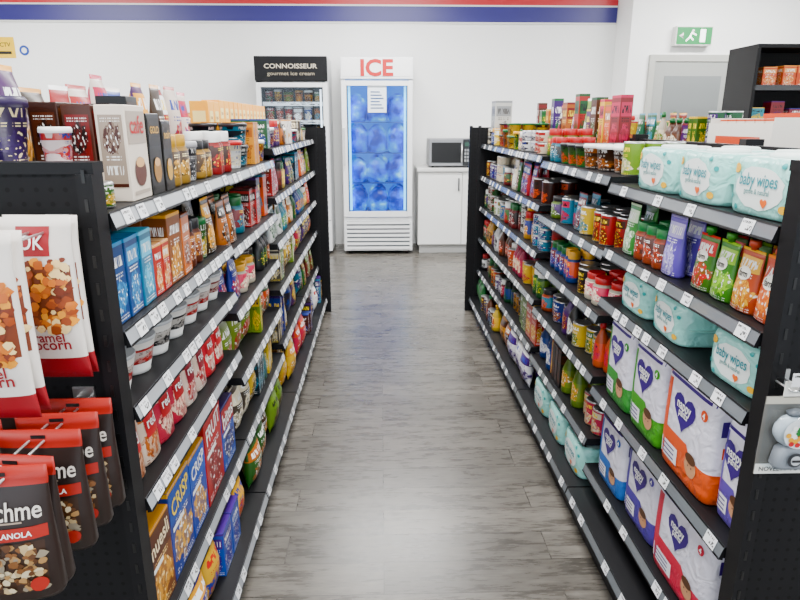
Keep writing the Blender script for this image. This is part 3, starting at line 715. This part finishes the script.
# ------------------------------------------------------------------ fridges
def fridge_ice():
    mb=MB(); x0,x1=-.42,.355; yf,yb_=7.0,7.62; h=2.12; wc=H('f0f1f2')
    xm=(x0+x1)/2
    mb.box(x0,x0+.045,yf+.05,yb_,.04,h,wc); mb.box(x1-.045,x1,yf+.05,yb_,.04,h,wc)
    mb.box(x0+.045,x1-.045,yb_-.04,yb_,.04,h,H('3080e0')); 
    mb.box(x0+.045,x1-.045,yf+.05,yb_-.04,.04,.42,wc); mb.box(x0+.045,x1-.045,yf+.05,yb_-.04,1.90,h,wc)
    mb.box(x0,x1,yf,yf+.05,1.90,h,wc,bev=.006); mb.box(x0+.02,x1-.02,yf-.004,yf,1.93,2.10,H('f7f7f7'))
    d_text(mb,TF(xm,0,0),flat(yf-.004),'ICE',0,2.015,.35,H('c00008'),.003,.92)
    mb.box(x0,x1,yf+.02,yf+.05,.04,.42,wc)
    for k in range(7): mb.box(x0+.02,x1-.02,yf,yf+.02,.06+k*.048,.088+k*.048,wc)
    d_rect(mb,ID,flat(yf+.019),x0+.03,x1-.03,.06,.38,H('6a6e72'),1,1)
    for x in (x0+.06,x1-.06): 
        mb.loft([(0,.02,.02,2),(.04,.025,.025,2)],12,(PLAIN,K),TF(x,yf+.08,0)); mb.loft([(0,.02,.02,2),(.04,.025,.025,2)],12,(PLAIN,K),TF(x,yb_-.08,0))
    a,b_=.43,1.885
    mb.box(x0+.004,x0+.06,yf,yf+.045,a,b_,wc,bev=.005); mb.box(x1-.06,x1-.004,yf,yf+.045,a,b_,wc,bev=.005)
    mb.box(x0+.06,x1-.06,yf,yf+.045,a,a+.06,wc); mb.box(x0+.06,x1-.06,yf,yf+.045,b_-.05,b_,wc)
    mb.box(x0+.06,x0+.07,yf+.004,yf+.04,a+.06,b_-.05,H('3a4a5a')); mb.box(x1-.07,x1-.06,yf+.004,yf+.04,a+.06,b_-.05,H('3a4a5a'))
    mb.box(x0+.012,x0+.035,yf-.035,yf-.015,1.0,1.4,H('c8cacc')); 
    for z in (1.0,1.37): mb.box(x0+.015,x0+.03,yf-.016,yf,z,z+.03,H('c8cacc'))
    mb.box(x0+.07,x1-.07,yf+.02,yf+.026,a+.06,b_-.05,W,GLASS)
    d_rect(mb,TF(xm,0,0),flat(yf+.019),-.10,.10,1.56,1.84,H('eef4fa'),1,1)
    for k in range(6): d_rect(mb,TF(xm,0,0),flat(yf+.017),-.07,.07-.02*(k%3),1.60+k*.033,1.612+k*.033,H('3a5a8a'),1,1)
    for x in (x0+.085,x1-.085): mb.box(x-.012,x+.012,yf+.06,yf+.075,.50,1.83,(0.10,0.55,0.9),EMIT)
    mb.box(x0+.09,x1-.09,yf+.06,yf+.08,1.85,1.87,(0.15,0.6,0.9),EMIT)
    mb.box(x0+.05,x1-.05,yb_-.05,yb_-.041,.44,1.88,(0.0,0.07,0.30),EMIT)  # back panel given a weak blue glow of its own, for a luminous interior
    for zi,z in enumerate((.47,.80,1.13,1.46)):
        mb.box(x0+.05,x1-.05,yf+.10,yb_-.06,z-.008,z,(0.0,.05,.3))
        for c in range(3):
            for r in range(2):
                T=TF(x0+.165+c*.222+R.uniform(-.015,.015),yf+.20+r*.2,z+.002,R.uniform(-20,20))
                w,hh,d=R.uniform(.22,.25),.31+R.uniform(-.05,.01),.17
                p=[(0,w*.36,d*.3,2.5),(hh*.08,w*.46,d*.46,2.8),(hh*.3,w*.5,d*.5,2.6),(hh*.6,w*.49,d*.47,2.4),(hh*.8,w*.42,d*.36,2.2),(hh*.92,w*.26,d*.2,2),(hh,w*.12,d*.06,2)]
                mb.loft(p,18,(ICE,W),T)
    ob=mb.obj('ice_freezer')
    for x,rz in ((x0+.1,-35),(x1-.1,35)):
        l=bpy.data.lights.new('led','AREA'); l.shape='RECTANGLE'; l.size=.03; l.size_y=1.3; l.energy=2; l.color=(.1,.45,1)
        lo=bpy.data.objects.new('led_lamp',l); sc.collection.objects.link(lo); lo.location=(x,yf+.085,1.17)
        lo.rotation_euler=(math.radians(90),0,math.radians(rz)); lo.parent=ob
fridge_ice()
def fridge_cream():
    mb=MB(); x0,x1=-1.33,-.56; yf,yb_=7.02,7.62; h=2.13; wc=H('e6e7e8'); dk=H('1a1a1c'); xm=(x0+x1)/2
    mb.box(x0,x0+.04,yf+.05,yb_,.04,h,dk); mb.box(x1-.04,x1,yf+.05,yb_,.04,h,wc)
    mb.box(x0+.04,x1-.04,yb_-.04,yb_,.04,h,H('4a4e52'))
    mb.box(x0+.04,x1-.04,yf+.05,yb_-.04,.04,.38,wc); mb.box(x0+.04,x1-.04,yf+.05,yb_-.04,1.88,h,wc)
    mb.box(x0,x1,yf,yf+.05,1.88,h,(.004,.004,.004),BLACK,bev=.006)
    d_text(mb,TF(xm,0,0),flat(yf),'CONNOISSEUR',0,2.03,.56,H('c8c0b0'),.002,.8)
    d_text(mb,TF(xm,0,0),flat(yf),'gourmet ice cream',0,1.95,.5,H('989080'),.002,.8)
    mb.box(x0,x1,yf,yf+.05,.04,.38,wc)
    for k in range(6): mb.box(x0+.06,x1-.06,yf-.004,yf,.08+k*.045,.10+k*.045,H('8a8e92'))
    a,b_=.39,1.865
    mb.box(x0+.004,x0+.055,yf,yf+.045,a,b_,wc,bev=.005); mb.box(x1-.055,x1-.004,yf,yf+.045,a,b_,wc,bev=.005)
    mb.box(x0+.055,x1-.055,yf,yf+.045,a,a+.05,wc); mb.box(x0+.055,x1-.055,yf,yf+.045,b_-.045,b_,wc)
    mb.box(x0+.055,x1-.055,yf+.02,yf+.026,a+.05,b_-.045,W,GLASS)
    mb.box(x1-.09,x1-.075,yf+.06,yf+.075,.5,1.8,H('eaf4ff'),EMIT)
    for z in (.45,.72,.98,1.24,1.47,1.66):
        mb.box(x0+.045,x1-.045,yf+.12,yb_-.06,z-.012,z,H('888c90'))
        mb.box(x0+.05,x1-.05,yf+.11,yf+.12,z-.03,z+.012,W,TAG)
        x=x0+.06
        while x<x1-.14:
            w=R.choice([.09,.1,.12]); hh=R.uniform(.12,.17)
            T=TF(x+w/2,yf+.22,z+.001)
            if R.random()<.5: tub(mb,T,w/2,hh,rc(),R.choice([W,K,H('b8860b')]))
            else: carton(mb,T,w,hh,.09,rc())
            x+=w+.01
    for x in (x0+.06,x1-.06):
        for y in (yf+.08,yb_-.08): mb.loft([(0,.02,.02,2),(.04,.025,.025,2)],12,(PLAIN,K),TF(x,y,0))
    mb.obj('ice_cream_freezer')
fridge_cream()

# counter + microwave
mb=MB(); wc=H('eeeeec')
x0,x1=.42,1.90
mb.box(x0,x1,7.03,7.62,.10,.93,wc); mb.box(x0+.02,x1-.02,7.08,7.60,0,.10,H('c8c8c6')); mb.box(x0-.015,x1+.015,6.99,7.63,.93,.965,H('dcdcda'),bev=.004)
n=3; ww=(x1-x0)/n
for k in range(n):
    mb.box(x0+k*ww+.004,x0+(k+1)*ww-.004,7.01,7.03,.11,.92,wc,bev=.003)
    mb.box(x0+(k+1)*ww-.05,x0+(k+1)*ww-.035,6.99,7.01,.72,.86,H('9a9c9e'),METAL)
mb.obj('counter_cabinet')
mb=MB(); a,b_=.54,1.04; z=.982
mb.box(a,b_,7.12,7.50,z,z+.30,H('88898c'),bev=.006)
mb.box(a+.006,b_-.12,7.10,7.12,z+.006,z+.294,H('909296'),bev=.004); mb.box(a+.03,b_-.14,7.095,7.10,z+.04,z+.26,H('15171a'),PLAIN)
mb.box(b_-.115,b_-.006,7.10,7.12,z+.006,z+.294,H('2a2c30'),bev=.003)
mb.box(b_-.10,b_-.02,7.097,7.10,z+.22,z+.26,H('3a5a50'))
for i in range(4):
    for j in range(3): mb.box(b_-.10+j*.028,b_-.08+j*.028,7.097,7.10,z+.05+i*.038,z+.075+i*.038,H('9a9c9e'))
mb.tube((b_-.135,7.075,z+.05),(b_-.135,7.075,z+.24),.008,(.6,.6,.6)); 
for zz in (z+.05,z+.24): mb.tube((b_-.135,7.075,zz),(b_-.135,7.10,zz),.006,(.6,.6,.6))
for x in (a+.05,b_-.05):
    for y in (7.17,7.45): mb.loft([(z-.0165,.014,.014,2),(z,.014,.014,2)],10,(PLAIN,K),TF(x,y,0))
mb.obj('microwave_oven')

# right rear black display shelving
mb=MB(); xa,xb_=3.18,4.7; ya,yb2=5.5,5.95; zt=2.06
mb.box(xa,xb_,yb2-.02,yb2,0,zt,K,PEG)
for x in (xa,xb_-.03): mb.box(x,x+.03,ya,yb2-.02,0,zt,K,BLACK)
mb.box(xa,xb_,ya-.01,yb2,zt,zt+.03,K,BLACK)
for z in (.1,.45,.8,1.15,1.45,1.76):
    mb.box(xa+.03,xb_-.03,ya+.01,yb2-.02,z-.03,z,K,BLACK)
    mb.box(xa+.03,xb_-.03,ya,ya+.01,z-.04,z+.004,H('2a2c30'),STRIP)
mb.obj('display_shelving')
mb=MB()
for z in (.8,1.15,1.45,1.76):
    x=xa+.12 if z>1.6 else xa+.06
    while x<xb_-.2:
        w=R.choice([.12,.16]); hh=R.uniform(.12,.19); c=(H('c8541c'),H('e0b080'),W) if z>1.6 else rc()
        carton(mb,TF(x+w/2,ya+.13,z+.001,R.uniform(-3,3)),w,hh,.12,c); x+=w+R.choice([.01,.01,.05])
mb.obj('merchandise_cartons')

# ------------------------------------------------------------------ room shell
def wallmat(name,col,rough=.6):
    m,nt,b=newmat(name); n=N(nt,'ShaderNodeTexNoise'); n.inputs['Scale'].default_value=3; n.inputs['Detail'].default_value=4
    tc=N(nt,'ShaderNodeTexCoord'); nt.links.new(tc.outputs['Object'],n.inputs['Vector'])
    nt.links.new(mixc(nt,n.outputs[0],tuple(x*.97 for x in col),col),b.inputs['Base Color']); b.inputs['Roughness'].default_value=rough; return m
m_wall=wallmat('painted_wall',H('f8f8f6')); m_ceil=wallmat('ceiling_tile',H('f0f0ee')); m_trim=wallmat('trim_paint',H('dcdcd8'),.4)
m_red=wallmat('red_stripe_paint',H('c00c22'),.4); m_pur=wallmat('purple_stripe_paint',H('221a70'),.4)
def cube(name,x0,x1,y0,y1,z0,z1,mat,parent=None):
    me=bpy.data.meshes.new(name)
    v=[(x,y,z) for z in (z0,z1) for x,y in ((x0,y0),(x1,y0),(x1,y1),(x0,y1))]
    me.from_pydata(v,[],[(0,1,5,4),(1,2,6,5),(2,3,7,6),(3,0,4,7),(4,5,6,7),(3,2,1,0)]); me.materials.append(mat)
    ob=bpy.data.objects.new(name,me); sc.collection.objects.link(ob)
    if parent: ob.parent=parent
    return ob
XL,XR,YF,YB,ZC=-6.0,6.5,-3.5,7.65,3.15
m_floor,nt,b=newmat('grey_vinyl_plank')
tc=N(nt,'ShaderNodeTexCoord'); 
br=N(nt,'ShaderNodeTexBrick'); br.offset=.37; br.inputs['Scale'].default_value=1; br.inputs['Brick Width'].default_value=.92; br.inputs['Row Height'].default_value=.15
br.inputs['Mortar Size'].default_value=.0018; br.inputs['Color1'].default_value=(0,0,0,1); br.inputs['Color2'].default_value=(1,1,1,1); br.inputs['Mortar'].default_value=(.5,.5,.5,1); br.inputs['Bias'].default_value=0
nt.links.new(tc.outputs['Object'],br.inputs['Vector'])
def grain(sx_,sy_,sc_,det,rough):
    mp=N(nt,'ShaderNodeMapping'); mp.inputs['Scale'].default_value=(sx_,sy_,1); nt.links.new(tc.outputs['Object'],mp.inputs['Vector'])
    ns=N(nt,'ShaderNodeTexNoise'); ns.inputs['Scale'].default_value=sc_; ns.inputs['Detail'].default_value=det; ns.inputs['Roughness'].default_value=rough
    va=N(nt,'ShaderNodeVectorMath'); va.operation='MULTIPLY_ADD'; va.inputs[1].default_value=(7,7,7)
    nt.links.new(br.outputs['Color'],va.inputs[0]); nt.links.new(mp.outputs[0],va.inputs[2]); nt.links.new(va.outputs[0],ns.inputs['Vector']); return ns.outputs[0]
g1=grain(3.0,14,1.8,6,.6); g2=grain(9,60,2.0,4,.6)
gm=math_(nt,'ADD',math_(nt,'MULTIPLY',g1,.62),math_(nt,'MULTIPLY',g2,.38))
rp=N(nt,'ShaderNodeValToRGB'); rp.color_ramp.elements[0].position=.34; rp.color_ramp.elements[1].position=.66
rp.color_ramp.elements[0].color=(*H('38342f'),1); rp.color_ramp.elements[1].color=(*H('706b63'),1); nt.links.new(gm,rp.inputs[0])
hs=N(nt,'ShaderNodeHueSaturation'); nt.links.new(rp.outputs[0],hs.inputs['Color']); hs.inputs['Saturation'].default_value=1.0
sx=N(nt,'ShaderNodeSeparateColor'); nt.links.new(br.outputs['Color'],sx.inputs[0])
nt.links.new(math_(nt,'ADD',math_(nt,'MULTIPLY',sx.outputs[0],.40),.76),hs.inputs['Value'])
cf=mixc(nt,math_(nt,'MULTIPLY',br.outputs['Fac'],.8),hs.outputs[0],H('24201c'))
nt.links.new(cf,b.inputs['Base Color'])
nt.links.new(math_(nt,'ADD',math_(nt,'MULTIPLY',gm,.16),.20),b.inputs['Roughness'])
bp=N(nt,'ShaderNodeBump'); bp.inputs['Strength'].default_value=.08; bp.inputs['Distance'].default_value=.003; nt.links.new(gm,bp.inputs['Height']); nt.links.new(bp.outputs[0],b.inputs['Normal'])
cube('floor',XL,XR,YF,YB+.1,-.1,0,m_floor)
cube('ceiling',XL,XR,YF,YB+.1,ZC,ZC+.1,m_ceil)
cube('wall_back',XL-.1,XR+.1,YB,YB+.1,0,ZC,m_wall)
cube('wall_left',XL-.1,XL,YF,YB,0,ZC,m_wall); cube('wall_right',XR,XR+.1,YF,YB,0,ZC,m_wall)
cube('wall_partition',2.73,XR,7.2,YB-.001,0,ZC,m_wall)
cube('trim_1',XL,2.72,YB-.012,YB-.0005,2.735,2.90,m_red); cube('trim_2',XL,2.72,YB-.012,YB-.0005,2.555,2.718,m_pur)
cube('trim_3',XL,2.72,YB-.016,YB-.0005,2.718,2.735,m_trim); cube('trim_4',XL,2.72,YB-.016,YB-.0005,2.537,2.555,m_trim)
cube('baseboard_back',XL,-1.36,YB-.012,YB-.0005,0,.09,m_trim); cube('baseboard_partition',4.1,XR,7.188,7.1995,0,.09,m_trim)
cube('wall_front',XL,XR,YF-.1,YF,0,.35,m_wall); cube('trim_5',XL,XR,YF-.1,YF,2.75,ZC,m_wall)
for i in range(7):
    x=XL+i*(XR-XL)/6-.04; cube('trim_%d'%(6+i),max(x,XL),min(x+.08,XR),YF-.08,YF-.02,.35,2.75,m_trim)
mb=MB(); fr=H('b8b8b2'); dg=H('a8aaa6')
xa,xb_=3.02,3.90
mb.box(xa-.06,xa,7.16,7.199,0,2.17,fr); mb.box(xb_,xb_+.06,7.16,7.199,0,2.17,fr); mb.box(xa,xb_,7.16,7.199,2.10,2.17,fr)
mb.box(xa+.004,xb_-.004,7.172,7.198,.005,2.095,dg)
mb.box(xa+.12,xb_-.12,7.168,7.172,1.1,1.95,H('8a8e8e'))
mb.box(xa+.05,xa+.09,7.155,7.172,.95,1.12,H('a8a8a8'),METAL); mb.tube((xa+.07,7.12,1.04),(xa+.19,7.12,1.04),.009,(.6,.6,.6)); mb.tube((xa+.07,7.12,1.04),(xa+.07,7.16,1.04),.009,(.6,.6,.6))
mb.obj('door_1')
# exit sign
mb=MB(); x0,x1,z0,z1=3.20,3.58,2.27,2.44; yq=7.10
mb.box(x0-.01,x1+.01,yq+.006,7.199,z0-.012,z1+.012,H('e4e4e0')); mb.box(x0,x1,yq,yq+.006,z0,z1,(0.0,0.13,0.03),EMIT)
T=TF(3.39,0,0); sf=flat(yq)
d_poly(mb,T,sf,circ(.014,10),-.02,2.405,W,.002)
for (a0,b0,a1,b1) in ((-.03,2.39,-.05,2.34),(-.05,2.34,-.09,2.30),(-.05,2.35,-.01,2.31),(-.03,2.385,.02,2.36)):
    dx,dz=a1-a0,b1-b0; L=math.hypot(dx,dz); nx,nz=-dz/L*.008,dx/L*.008
    q=[mb.av((a0+nx,yq-.002,b0+nz),T),mb.av((a0-nx,yq-.002,b0-nz),T),mb.av((a1-nx,yq-.002,b1-nz),T),mb.av((a1+nx,yq-.002,b1+nz),T)]
    mb.face(q[::-1],W,None,EMIT)
d_rect(mb,T,sf,.06,.12,2.29,2.42,W,1,1,.002,EMIT); d_poly(mb,T,sf,[(-.05,0),(0,-.03),(0,.03)][::-1],-.12,2.355,W,.002)
mb.obj('exit_sign')
mb=MB(); T=TF(-4.14,0,0); mb.box(-.22,.02,YB-.008,YB-.0005,2.16,2.38,H('f0c818'),PLAIN,T)
d_text(mb,T,flat(YB-.008),'CCTV',-.10,2.30,.16,K,.002); d_rect(mb,T,flat(YB-.008),-.18,-.02,2.2,2.23,K,1,1); mb.obj('warning_sign')
mb=MB(); T=TF(-4.02,0,0)
d_poly(mb,T,flat(YB-.001),circ(.055,20),0,2.24,H('2450a8'),.002); d_poly(mb,T,flat(YB-.001),circ(.03,16),0,2.24,W,.004); mb.obj('round_sticker')

# ------------------------------------------------------------------ lights
m_tube,nt,b=newmat('fluorescent_diffuser'); b.inputs['Emission Color'].default_value=(1,.99,.98,1); b.inputs['Emission Strength'].default_value=4; b.inputs['Base Color'].default_value=(.9,.9,.9,1)
for ix,x in enumerate((-3.6,0.13,3.6)):
    for y in (-1.8,.9,3.4,5.9):
        f=cube('ceiling_light',x-.65,x+.65,y-.16,y+.16,ZC-.05,ZC-.001,m_tube)
        l=bpy.data.lights.new('lamp','AREA'); l.shape='RECTANGLE'; l.size=1.25; l.size_y=.3; l.energy=138 if y>5 else (115 if ix==1 else 106); l.color=(1,.995,.985)
        lo=bpy.data.objects.new('lamp',l); sc.collection.objects.link(lo); lo.location=(x,y,ZC-.06); lo.parent=f
w=bpy.data.worlds.new('World'); sc.world=w; w.use_nodes=True
w.node_tree.nodes['Background'].inputs[0].default_value=(.75,.87,1,1); w.node_tree.nodes['Background'].inputs[1].default_value=3.0

# ------------------------------------------------------------------ camera
cam=bpy.data.cameras.new('camera'); co=bpy.data.objects.new('camera',cam); sc.collection.objects.link(co)
cam.sensor_width=36; cam.lens=27.9; cam.clip_start=.02
co.location=(0,0,1.45); co.rotation_euler=(math.radians(90-15.93),0,math.radians(-1.75))
sc.camera=co
